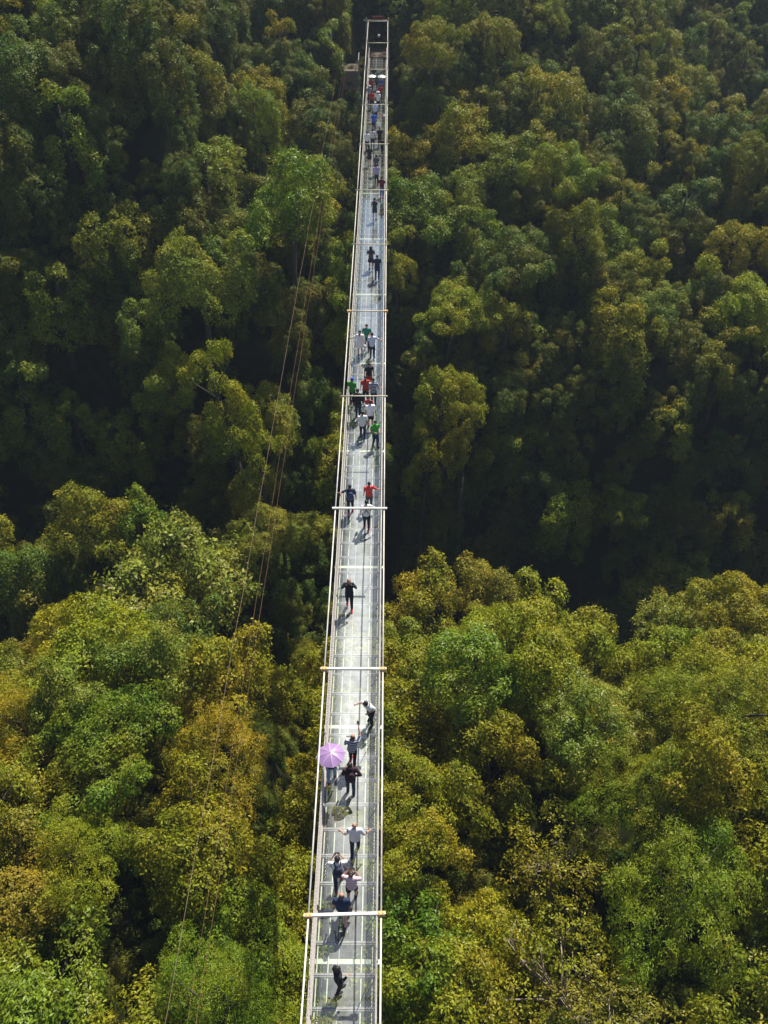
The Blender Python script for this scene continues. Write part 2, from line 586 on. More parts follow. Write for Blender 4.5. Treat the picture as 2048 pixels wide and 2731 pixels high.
# kinds: name, crown settings, trunk height
KINDS = [
    ('broad', dict(seed=11, R0=3.5, H=2.7, nl=60, lobe=(0.09, 0.26), base=.35), 7.0, 'leaf', 'broad round-topped'),
    ('broad', dict(seed=12, R0=3.1, H=3.3, nl=50, lobe=(0.10, 0.28), base=.45), 7.0, 'leaf', 'domed'),
    ('broad', dict(seed=13, R0=3.9, H=2.3, nl=75, lobe=(0.08, 0.21), base=.25), 7.0, 'leaf', 'wide knobbly'),
    ('vine', dict(seed=21, R0=2.5, H=3.4, nl=34, lobe=(0.13, 0.32), skirt=0.95, base=0.3), 6.0, 'leaf', 'vine-draped columnar'),
    ('vine', dict(seed=22, R0=3.1, H=3.2, nl=46, lobe=(0.11, 0.28), skirt=1.0, base=0.3), 6.5, 'leaf', 'tall hooded vine-covered'),
    ('rosette', dict(seed=31, R0=3.3, H=2.4, nl=60, lobe=(0.09, 0.22), csp=0.36, per=11, leaf=0.20, wid=0.48, thin=0.1), 7.0, 'leaf_gloss', 'loose rosette-leaved'),
    ('feather', dict(seed=41, R0=3.2, H=2.6, nl=60, lobe=(0.09, 0.24), csp=0.24, per=12, leaf=0.13, wid=0.28, droop=0.1), 7.0, 'leaf', 'fine feathery'),
    ('bright', dict(seed=51, R0=3.2, H=2.5, nl=50, lobe=(0.10, 0.28), csp=0.32, per=11, leaf=0.18, wid=0.42, rosette=1.3), 7.0, 'leaf_gloss', 'big-leaved'),
    ('small', dict(seed=61, R0=2.3, H=2.7, nl=36, lobe=(0.12, 0.32), base=0.7), 6.5, 'leaf', 'small rounded'),
    ('open', dict(seed=71, R0=3.5, H=2.2, nl=44, lobe=(0.08, 0.2), csp=0.32, per=9, leaf=0.16, thin=0.42), 7.0, 'leaf_gloss', 'thin bare-branched'),
    ('vine', dict(seed=24, R0=2.7, H=2.6, nl=36, lobe=(0.12, 0.27), skirt=1.05, base=0.5), 6.0, 'leaf', 'ragged creeper-hung'),
    ('broad', dict(seed=15, R0=3.4, H=3.0, nl=55, lobe=(0.08, 0.30), base=.4), 7.0, 'leaf', 'uneven spreading'),
]
PROTO = []
for kname, kw, th, lm, word in KINDS:
    v, f, t, cs, rs = make_crown(**kw)
    cme = mesh_np(kname + '_crown', v, f, M[lm], False, t)
    bare = kname == 'open'
    tb = make_trunk(kw['seed'], th, cs, rs, 0.17 if bare else 0.2, 20 if bare else 9, 4 if bare else 0)
    tme = tb.mesh(kname + '_trunk', M['pale_bark' if bare else 'bark'], True)
    PROTO.append((kname, cme, tme, th, kw['R0'], kw['H'], word))

# leaf colours (linear)
LC = {
    'olive': (0.168, 0.165, 0.008),
    'ochre': (0.215, 0.178, 0.008),
    'yellow-green': (0.178, 0.210, 0.006),
    'mid-green': (0.088, 0.145, 0.008),
    'fresh green': (0.095, 0.185, 0.013),
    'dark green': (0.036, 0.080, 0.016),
    'grey-green': (0.145, 0.178, 0.028),
    'russet': (0.180, 0.142, 0.018),
}
TREES = []


def cam_px(x, y, z):
    dx, dy, dz = x - 1.25, y, z - 28.6
    a = R(40.03)
    Z = dy * math.cos(a) - dz * math.sin(a)
    Yc = dy * math.sin(a) + dz * math.cos(a)
    return 1024 + 2500 * (dx + 0.005 * dy) / Z, 1365.5 - 2500 * Yc / Z, Z


def plant(kind, x, y, col, scale=1.0, dz=0.0, rz=0.0, sq=1.0, top=None):
    """stand one tree; the crown top comes to the canopy height + dz"""
    kname, cme, tme, th, R0, H, word = PROTO[kind]
    g = float(ground(x, y))
    ctop = (float(canopy(x, y)) + dz) if top is None else top
    zc = ctop - H * scale * sq                # level of the crown's z=0
    o = empty('tree', (x, y, g), rz)
    tr = part('trunk', tme, o)
    tr.location = (0, 0, zc - g)
    tr.scale = (scale, scale, scale * min(sq, 1.1))
    need = (zc - g) - th * scale * min(sq, 1.1)
    if need > 0.3:          # taller than its kind: the bole carries on down to the ground
        bole = part('bole', MB().tube([(0, 0, -0.6), (0.04, 0.03, need * .5), (0, 0, need + 0.3)], [.30 * scale, .29 * scale, .27 * scale], 7).mesh('bole', M['bark'], True), o)
    cr = part('crown', cme, o)
    cr.location = (0, 0, zc - g)
    cr.scale = (scale, scale, scale * sq)
    rv = random.Random(int(x * 50) * 31 + int(y * 50))
    o.rotation_euler = (rv.gauss(0, .07), rv.gauss(0, .07), rz)
    ex = rv.uniform(.84, 1.2)
    cr.scale = (scale * ex, scale / ex ** .6, scale * sq * rv.uniform(.9, 1.12))
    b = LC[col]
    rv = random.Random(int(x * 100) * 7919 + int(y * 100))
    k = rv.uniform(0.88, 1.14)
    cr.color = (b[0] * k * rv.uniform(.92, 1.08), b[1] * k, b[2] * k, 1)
    TREES.append(dict(o=o, cr=cr, kk=kind, x=x, y=y, r=R0 * scale, top=ctop, col=col, word=word, kind=kname))
    return o


rt = random.Random(77)
# ---- trees set one by one where the photograph shows a clear individual (kind, x, y, colour, scale, dz)
SPECIAL = [
    # left terrace: the pale wide tree and its neighbours
    (5, -15.2, 50.5, 'grey-green', 1.75, 4.5), (5, -11.2, 51.5, 'grey-green', 1.1, 2.5), (2, -7.0, 55.5, 'grey-green', .75, 1.0),
    (8, -18.5, 57.0, 'mid-green', 1.0, 1.5), (8, -22.5, 55.0, 'olive', 1.2, 1.0),
    (6, -5.2, 50.5, 'olive', .8, -1.0), (8, -7.8, 45.5, 'olive', 1.0, -1.0),
    # tall vine-covered column beside the ropes
    (3, -9.9, 63.0, 'yellow-green', 1.0, 14.0, 1.7), (3, -8.8, 60.5, 'olive', 1.0, 8.0, 1.6),
    # centre left bright crown, and others near the bridge
    (7, -7.2, 76.5, 'fresh green', 1.2, 7.0, 1.3), (1, -14.0, 71.0, 'grey-green', 1.1, 7.0, 1.2), (8, -5.0, 84.5, 'olive', 1.05, 1.0),
    # right: crown next to the bridge, clump in the gorge
    (4, 6.4, 70.5, 'yellow-green', .95, 7.5, 1.3), (3, 3.9, 66.0, 'yellow-green', 1.0, 15.0, 1.3), (3, 7.6, 67.5, 'olive', .8, 13.0, 1.4),
    (8, 4.0, 49.5, 'ochre', 1.3, 11.0), (8, 7.2, 46.5, 'russet', 1.0, 8.0),
    (2, 6.0, 76.5, 'yellow-green', .9, 2.5),
    (5, 22.5, 47.5, 'grey-green', .8, 8.5), (0, 25.0, 44.0, 'ochre', .9, 6.0),
    # near slope right: fresh green tree by the bridge, pale one, open-branched ones
    (7, 6.4, 36.0, 'fresh green', 1.0, 1.0), (5, 11.5, 32.3, 'grey-green', .8, 0.8), (9, 9.0, 19.5, 'olive', 1.1, .6),
    (9, 10.5, 26.0, 'olive', 1.0, .5), (6, 15.5, 21.5, 'mid-green', 1.15, .6), (6, 14.5, 27.0, 'mid-green', .95, .4),
    # near slope left
    (7, -14.0, 17.5, 'fresh green', 1.15, .8), (6, -6.8, 17.3, 'mid-green', .95, 0), (6, -13.5, 24.0, 'yellow-green', .9, .5),
]
placed = []
for (k, x, y, c, s, dz, *more) in SPECIAL:
    plant(k, x, y, c, s, dz, rt.uniform(0, 6.28), *(more or (1.0,)))
    placed.append((x, y, PROTO[k][4] * s * .95))


def choose(x, y):
    """kind, colour, scale, dz for a spot"""
    a = rt.random()
    if y < 42:
        k = rt.choices([0, 1, 2, 5, 6, 7, 8, 9, 11], [4, 4, 4, 1.2, 2.2, .9, 1.5, .8, 4])[0]
        if x < 0: c = rt.choices(['olive', 'ochre', 'yellow-green', 'mid-green', 'russet', 'grey-green'], [5, 2.8, 3, 2, .3, .6])[0]
        else: c = rt.choices(['olive', 'ochre', 'yellow-green', 'mid-green', 'russet', 'grey-green'], [6, 2.2, 2.6, 2.4, .25, 1])[0]
        return k, c, rt.uniform(.85, 1.35), rt.gauss(0, .8)
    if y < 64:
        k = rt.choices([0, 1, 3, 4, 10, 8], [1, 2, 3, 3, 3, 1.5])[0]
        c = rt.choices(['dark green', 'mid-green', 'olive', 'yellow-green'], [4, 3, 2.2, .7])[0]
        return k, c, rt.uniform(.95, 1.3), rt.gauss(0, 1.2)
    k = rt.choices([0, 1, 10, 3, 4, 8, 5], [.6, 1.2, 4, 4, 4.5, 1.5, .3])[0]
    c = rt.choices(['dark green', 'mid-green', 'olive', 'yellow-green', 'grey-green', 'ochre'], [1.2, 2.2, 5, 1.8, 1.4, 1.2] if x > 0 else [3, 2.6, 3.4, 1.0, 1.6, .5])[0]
    return k, c, rt.uniform(.85, 1.3), rt.gauss(0, 1.5)


tries = 0
while tries < 9000:
    tries += 1
    y = rt.uniform(8, 146)
    x = rt.uniform(-60, 62)
    k, c, s, dz = choose(x, y)
    top = float(canopy(x, y)) + dz
    px, py, Z = cam_px(x, y, top - 1.0)
    if Z < 5: continue
    mr = 2500 * 4.0 / Z
    if px < -mr or px > 2048 + mr or py < -mr * .8 or py > 2731 + mr: continue
    r = PROTO[k][4] * s
    # keep clear of the deck and the rails
    if top > -2.5 and abs(x) < r + 1.7 and y < 118: continue
    if abs(x) < r + 0.6 and y > 66 and y < 92 and top > -4: continue
    # keep the dark slot on the bridge's left
    if 15 < y < 44 and -6.2 < x < -1.4: dz -= 2; top -= 2
    dense = .74 if y < 42 else (1.1 if y < 64 else 1.0)
    ok = True
    for (qx, qy, qr) in placed:
        if (qx - x) ** 2 + (qy - y) ** 2 < ((qr + r) * dense * 0.78) ** 2:
            ok = False
            break
    if not ok: continue
    placed.append((x, y, r))
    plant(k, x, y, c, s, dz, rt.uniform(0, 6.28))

# ------------------------------------------------------------------ undergrowth below the trees
def undergrowth():
    """one object: thousands of bushes and creeper mounds filling the floor of the forest"""
    rg = np.random.default_rng(9)
    nb = 4300
    y = rg.uniform(4, 158, nb * 4)
    x = rg.uniform(-78, 80, nb * 4)
    keep = (np.abs(x) < (10 + y * 0.44)) & (rg.random(nb * 4) < np.where(y < 44, .95, 1.0))
    x, y = x[keep][:nb], y[keep][:nb]
    nb = len(x)
    far = sstep(44, 56, y)
    lift = rg.uniform(0.0, 1.0, nb) ** 1.3 * (1.0 + 4.0 * far)
    nearb = np.exp(-(x / 3.8) ** 2) * sstep(60, 84, y) * (1 - sstep(118, 121, y))
    lift *= 1 - nearb
    z = ground(x, y) + lift - 0.2
    sc = rg.uniform(0.36, 0.72, nb) * (1 + .25 * far) * (1 - .5 * nearb)
    bm_ = bpy.data.meshes.new('undergrowth')
    bm_.vertices.add(nb)
    bm_.vertices.foreach_set('co', np.stack([x, y, z], 1).astype(np.float32).ravel())
    at = bm_.attributes.new('bush_scale', 'FLOAT', 'POINT')
    at.data.foreach_set('value', sc.astype(np.float32))
    at = bm_.attributes.new('bush_turn', 'FLOAT_VECTOR', 'POINT')
    rr = np.stack([rg.normal(0, .15, nb), rg.normal(0, .15, nb), rg.uniform(0, 6.28, nb)], 1).astype(np.float32)
    at.data.foreach_set('vector', rr.ravel())
    at = bm_.attributes.new('bush_kind', 'INT', 'POINT')
    at.data.foreach_set('value', rg.integers(0, 3, nb).astype(np.int32))
    bm_.update()
    o = part('undergrowth', bm_)
    o.color = (0.030, 0.052, 0.014, 1)
    g = bpy.data.node_groups.new('bushes', 'GeometryNodeTree')
    g.interface.new_socket('Geometry', in_out='INPUT', socket_type='NodeSocketGeometry')
    g.interface.new_socket('Geometry', in_out='OUTPUT', socket_type='NodeSocketGeometry')
    gi = g.nodes.new('NodeGroupInput')
    go = g.nodes.new('NodeGroupOutput')
    m2p = g.nodes.new('GeometryNodeMeshToPoints')
    g.links.new(gi.outputs[0], m2p.inputs[0])
    join = g.nodes.new('GeometryNodeJoinGeometry')
    def attr(nm, ty):
        n = g.nodes.new('GeometryNodeInputNamedAttribute')
        n.data_type = ty
        n.inputs['Name'].default_value = nm
        return n
    for k, kind in enumerate((10, 8, 4)):
        src = next(t['cr'] for t in TREES if t['kk'] == kind)
        oi = g.nodes.new('GeometryNodeObjectInfo')
        oi.transform_space = 'ORIGINAL'
        oi.inputs['Object'].default_value = src
        ip = g.nodes.new('GeometryNodeInstanceOnPoints')
        cmp_ = g.nodes.new('FunctionNodeCompare')
        cmp_.data_type = 'INT'
        cmp_.operation = 'EQUAL'
        ka = attr('bush_kind', 'INT')
        g.links.new(ka.outputs['Attribute'], cmp_.inputs[2])
        cmp_.inputs[3].default_value = k
        g.links.new(cmp_.outputs[0], ip.inputs['Selection'])
        g.links.new(m2p.outputs[0], ip.inputs['Points'])
        g.links.new(oi.outputs['Geometry'], ip.inputs['Instance'])
        g.links.new(attr('bush_scale', 'FLOAT').outputs['Attribute'], ip.inputs['Scale'])
        ta = attr('bush_turn', 'FLOAT_VECTOR')
        e2r = g.nodes.new('FunctionNodeEulerToRotation')
        g.links.new(ta.outputs['Attribute'], e2r.inputs[0])
        g.links.new(e2r.outputs[0], ip.inputs['Rotation'])
        g.links.new(ip.outputs[0], join.inputs[0])
    g.links.new(join.outputs[0], go.inputs[0])
    md = o.modifiers.new('bushes', 'NODES')
    md.node_group = g
    tag(o, 'dark leafy undergrowth covering the slopes beneath the trees', 'undergrowth', kind='stuff')


undergrowth()

# ------------------------------------------------------------------ the bridge
bridge = empty('suspension_bridge', (0, 0, 0))
tag(bridge, 'long narrow glass-floored footbridge with white cables and crossbars', 'footbridge')
PITCH = 8.7
NODE_Y = [13.0 + PITCH * k for k in range(-2, 12)]
NODE_Z = [3.3, 2.9, 2.72, 3.1, 3.2, 3.17, 3.2, 3.27, 3.42, 3.68, 4.01, 4.5, 4.64, 4.66]
CX = 1.03
CO = 0.07      # the cables hang a little to the right of the deck's middle
Y0 = 21.25
ST = PITCH / 9
i0 = int(math.floor((-8 - Y0) / ST))
i1 = int(math.ceil((113 - Y0) / ST))
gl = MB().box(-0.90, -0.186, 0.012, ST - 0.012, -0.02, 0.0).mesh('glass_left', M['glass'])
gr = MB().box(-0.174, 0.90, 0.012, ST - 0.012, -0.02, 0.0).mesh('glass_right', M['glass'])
fb = MB().box(-0.90, 0.90, -0.06, 0.06, -0.062, -0.024).mesh('floor_beam', M['brown_steel'])
js = MB().box(-0.90, 0.90, -0.010, 0.010, -0.022, 0.003).mesh('joint_strip', M['grey_steel'])
for i in range(i0, i1):
    y = Y0 + i * ST
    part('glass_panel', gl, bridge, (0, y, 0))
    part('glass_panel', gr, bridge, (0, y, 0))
    b_ = part('floor_beam', fb, bridge, (0, y, 0))
    part('joint_strip', js, b_, (0, 0, 0))
ya, yb = Y0 + i0 * ST, Y0 + i1 * ST
for x, w in ((-0.84, .017), (-0.50, .015), (0.50, .015), (0.84, .017)):
    part('stringer', MB().box(x - w, x + w, ya, yb, -0.10, -0.066).mesh('stringer', M['cream_steel']), bridge)
part('centre_seam', MB().box(-0.1845, -0.1755, ya, yb, -0.018, 0.002).mesh('centre_seam', M['seam']), bridge)
for sx in (-1, 1):
    part('edge_beam', MB().box(sx * 0.905, sx * 0.985, ya, yb, -0.12, 0.035).mesh('edge_beam', M['grey_steel']) if sx > 0 else
         MB().box(-0.985, -0.905, ya, yb, -0.12, 0.035).mesh('edge_beam', M['grey_steel']), bridge)
    part('support_cable', MB().tube([(sx * 0.70, ya, -0.45), (sx * 0.70, 40, -0.5), (sx * 0.70, yb, -0.45)], 0.02, 6).mesh('support_cable', M['dark_cable']), bridge)
gd = MB().box(-1.1, 1.1, -0.075, 0.075, -0.30, -0.14).mesh('cross_girder', M['cream_steel'])
gb = MB().box(-0.045, 0.045, -0.045, 0.045, -0.30, 0.1)
for y in NODE_Y:
    part('cross_girder', gd, bridge, (0, y, 0))
# railings: posts, handrail and a net per bay
net = MB()
for k in range(72):
    yy = -PITCH / 2 + PITCH * (k + .5) / 72
    net.tube([(0, yy, 0.04), (0, yy, 1.06)], 0.009, 3, cap=False)
for z in (0.12, .26, .40, .54, .68, .82, .96):
    net.tube([(0, -PITCH / 2, z), (0, PITCH / 2, z)], 0.009, 3, cap=False)
netme = net.mesh('side_net', M['net'])
postme = MB().tube([(0, 0, 0.03), (0, 0, 1.08)], 0.016, 6).mesh('railing_post', M['white_steel'])
for sx in (-1, 1):
    for y in NODE_Y[:-1]:
        part('side_net', netme, bridge, (sx * 0.945, y + PITCH / 2, 0))
    part('handrail', MB().tube([(sx * 0.955, ya, 1.10), (sx * 0.955, 50, 1.10), (sx * 0.955, yb, 1.10)], 0.014, 8).mesh('handrail', M['white_steel'], True), bridge)
    for i in range(i0, i1 + 1, 2):
        part('railing_post', postme, bridge, (sx * 0.955, Y0 + i * ST, 0))
# main cables: straight pipes between the crossbars
for sx in (-1, 1):
    b = MB()
    for k in range(len(NODE_Y) - 1):
        p, q = Vector((CO + sx * CX, NODE_Y[k], NODE_Z[k])), Vector((CO + sx * CX, NODE_Y[k + 1], NODE_Z[k + 1]))
        b.tube([p, p.lerp(q, .5) + Vector((0, 0, -.03)), q], 0.027, 8)
    part('main_cable', b.mesh('main_cable', M['white_steel'], True), bridge)
sqbar = MB().box(-1.16, 1.16, -0.042, 0.042, 0.03, 0.10).mesh('crossbar', M['white_steel'])
rdbar = MB().tube([(-1.16, 0, 0.055), (1.16, 0, 0.055)], 0.034, 10).mesh('crossbar_round', M['cream_steel'], True)
cl = MB()
cl.box(-0.11, 0.11, -0.052, 0.052, -0.045, 0.108)
cl.box(0.04, 0.065, -0.02, 0.02, 0.11, 0.135)
cl.box(-0.065, -0.04, -0.02, 0.02, 0.11, 0.135)
clme = cl.mesh('clamp', M['rust'])
hg = {}
for k, (y, z) in enumerate(zip(NODE_Y, NODE_Z)):
    sq = k in (2, 3, 4)
    c = part('crossbar', sqbar if sq else rdbar, bridge, (CO, y, z))
    if k == 2:
        c.rotation_euler = (0, R(-0.6), R(1.6))
    for sx in (-1, 1):
        if k in (2, 3, 6):
            q = part('clamp', clme, c, (sx * CX, 0, 0))
        part('hanger', MB().tube([(CO + sx * CX, y, z), (sx * 1.0 + .02, y, 0.6), (sx * 1.0, y, -0.2)], 0.013, 6).mesh('hanger', M['cream_steel']), bridge)

# gate at the far end
gate = empty('bridge_gate', (0, 108.9, 0))
tag(gate, 'dark gate frame with a red top board closing the far end of the bridge', 'gate')
for sx in (-1, 1):
    part('gate_post', MB().box(-0.07, 0.07, -0.07, 0.07, -3.0, 4.95).mesh('gate_post', M['brown_steel']), gate, (sx * 1.16, 0.1, 0))
part('sign_board', MB().box(-0.55, 0.62, 0.10, 0.16, 4.80, 5.12).mesh('sign_board', surf('red_board', (0.13, 0.02, 0.02), 0.8)), gate)
part('lintel', MB().box(-1.45, 1.1, 0.02, 0.10, 4.66, 4.78).mesh('lintel', M['grey_steel']), gate)
lamp = empty('hanging_lamp', (0.15, 108.75, 3.3))
tag(lamp, 'small round white lamp hanging on a wire under the last crossbar', 'lamp')
part('globe', MB().ball((0, 0, 0), 0.15).mesh('globe', M['white_steel'], True), lamp)
part('wire', MB().tube([(0, 0, .12), (0, 0, 1.36)], 0.01, 5).mesh('wire', M['dark_cable']), lamp)

# landing beyond the glass
M['landing'] = surf('brown_planks', (0.075, 0.05, 0.035), 0.9, var=0.4, scale=3)
land = empty('landing_deck', (0, 113.2, 0))
tag(land, 'brown timber landing where the far end of the bridge meets the hillside', 'landing')
pk = MB().box(-1.4, 1.4, 0.01, 0.27, -0.10, 0.02).mesh('plank', M['landing'])
for i in range(24):
    part('plank', pk, land, (0, i * 0.28, 0.05))
for sx in (-1, 1):
    part('joist', MB().box(-0.08, 0.08, 0, 6.7, -0.5, -0.06).mesh('joist', M['brown_steel']), land, (sx * 1.2, 0, 0))
    part('pillar', MB().box(-0.2, 0.2, 3, 3.4, -9, -0.52).mesh('pillar', M['brown_steel']), land, (sx * 1.2, 0, 0))

# hut on the left at the far end
hut = empty('viewing_platform', (-2.9, 107.6, -1.0))
tag(hut, 'small rusty brown platform with metal side frames left of the far bridge end', 'platform')
M['rustwall'] = surf('rusty_wall', (0.20, 0.13, 0.11), 0.85, var=0.4, scale=5)
part('front_panel', MB().box(-0.75, 0.75, 0, 0.1, -0.6, 1.1).mesh('front_panel', M['rustwall']), hut)
part('ledge', MB().box(-0.7, 0.8, -0.35, -0.02, -0.72, -0.58).mesh('ledge', surf('orange_planks', (0.30, 0.15, 0.09), 0.9)), hut)
part('floor', MB().box(-0.8, 0.8, 0.12, 3.2, 0.9, 1.0).mesh('floor', M['landing']), hut)
for sx in (-1, 1):
    for yy in (0.2, 1.7, 3.1):
        part('frame_post', MB().box(-0.04, 0.04, -0.04, 0.04, -7.0, 2.1).mesh('frame_post', M['grey_steel']), hut, (sx * 0.86, yy, 0))
    part('frame_rail', MB().box(-0.03, 0.03, 0.1, 3.2, 2.11, 2.17).mesh('frame_rail', M['grey_steel']), hut, (sx * 0.86, 0, 0))

# ropes strung across the valley on the left
ROPES = [(-5.28, 'rope2', 0.0055, 'thin pale rope, the leftmost of the three strung across the valley'),
         (-4.62, 'rope', 0.006, 'thin orange rope, the middle one of the three strung across the valley'),
         (-4.36, 'rope', 0.006, 'thin orange rope nearest the bridge of the three across the valley')]
for x0, mt, r, lab in ROPES:
    b = MB()
    pts = []
    for k in range(41):
        t = k / 40
        y = -8 + t * 116
        x = x0 + (0.9 * t * t if x0 > -5 else 0.9 * t * t) * 1.0 + 0.015 * math.sin(k * 2.1 + x0 * 5)
        pts.append((x, y, -0.2 - 2.2 * 4 * t * (1 - t) * .4 + 0.02 * math.sin(k * 1.7 + x0)))
    b.tube(pts, r, 5)
    o = part('rope', b.mesh('rope', M[mt]))
    tag(o, lab, 'rope', 'ropes across the valley')
#PEOPLE_BEGIN
# ------------------------------------------------------------------ people
CLOTH = {}


def cloth(col, stripe=None):
    key = (col, stripe)
    if key in CLOTH: return CLOTH[key]
    m, nt, ns, lk = nodes_of('cloth')
    out = N(nt, 'ShaderNodeOutputMaterial')
    p = N(nt, 'ShaderNodeBsdfPrincipled')
    p.inputs['Roughness'].default_value = 0.85
    p.inputs['Specular IOR Level'].default_value = 0.25
    tc = N(nt, 'ShaderNodeTexCoord')
    no = N(nt, 'ShaderNodeTexNoise')
    no.inputs['Scale'].default_value = 9
    lk.new(tc.outputs['Object'], no.inputs['Vector'])
    hs = N(nt, 'ShaderNodeHueSaturation')
    mr = N(nt, 'ShaderNodeMapRange')
    mr.inputs['To Min'].default_value = 0.8
    mr.inputs['To Max'].default_value = 1.15
    lk.new(no.outputs['Fac'], mr.inputs['Value'])
    lk.new(mr.outputs[0], hs.inputs['Value'])
    if stripe:
        s = N(nt, 'ShaderNodeSeparateXYZ')
        lk.new(tc.outputs['Object'], s.inputs[0])
        a = N(nt, 'ShaderNodeMath', operation='MULTIPLY')
        a.inputs[1].default_value = 11.0
        lk.new(s.outputs[2], a.inputs[0])
        b = N(nt, 'ShaderNodeMath', operation='FRACT')
        lk.new(a.outputs[0], b.inputs[0])
        g = N(nt, 'ShaderNodeMath', operation='GREATER_THAN')
        g.inputs[1].default_value = 0.55
        lk.new(b.outputs[0], g.inputs[0])
        mx = N(nt, 'ShaderNodeMix', data_type='RGBA')
        mx.inputs[6].default_value = (*col, 1)
        mx.inputs[7].default_value = (*stripe, 1)
        lk.new(g.outputs[0], mx.inputs[0])
        lk.new(mx.outputs[2], hs.inputs['Color'])
    else:
        hs.inputs['Color'].default_value = (*col, 1)
    lk.new(hs.outputs[0], p.inputs['Base Color'])
    bp = N(nt, 'ShaderNodeBump')
    bp.inputs['Strength'].default_value = 0.5
    bp.inputs['Distance'].default_value = 0.02
    lk.new(no.outputs['Fac'], bp.inputs['Height'])
    lk.new(bp.outputs[0], p.inputs['Normal'])
    lk.new(p.outputs[0], out.inputs[0])
    CLOTH[key] = m
    return m


SKIN = surf('skin', (0.46, 0.25, 0.17), 0.6, var=0.1)
HAIRM = surf('dark_hair', (0.014, 0.012, 0.012), 0.5, var=0.2)
BROWNH = surf('brown_hair', (0.045, 0.025, 0.018), 0.5, var=0.2)
EYEM = surf('eye_dark', (0.02, 0.015, 0.012), 0.3)

SH = (0.185, 0.0, 1.40)
ARM = {  # elbow, wrist for the right (+x) arm
    'down': ((0.25, -0.03, 1.13), (0.27, 0.05, 0.88)),
    'back': ((0.26, -0.12, 1.15), (0.28, -0.16, 0.90)),
    'bent': ((0.26, -0.02, 1.14), (0.14, 0.24, 1.12)),
    'face': ((0.30, 0.10, 1.26), (0.11, 0.18, 1.50)),
    'wide': ((0.31, -0.03, 1.15), (0.46, 0.16, 1.08)),
    'side': ((0.42, 0.02, 1.24), (0.64, 0.10, 1.16)),
    'rail': ((0.40, 0.05, 1.22), (0.56, 0.18, 1.12)),
    'up': ((0.22, 0.26, 1.42), (0.10, 0.46, 1.68)),
    'hip': ((0.36, -0.10, 1.16), (0.20, 0.02, 0.98)),
}
QUEUE = []     # (temp object, voxel, final name, parent, material, extra MB)


def V3(t): return Vector(t)


def queue(mb, vox, name, parent, mat, extra=None):
    me = mb.mesh('raw')
    o = bpy.data.objects.new('raw_' + name, me)
    COL.objects.link(o)
    r = o.modifiers.new('r', 'REMESH')
    r.mode = 'VOXEL'
    r.voxel_size = vox
    s = o.modifiers.new('s', 'SMOOTH')
    s.iterations = 2
    s.factor = 0.5
    QUEUE.append((o, name, parent, mat, extra))


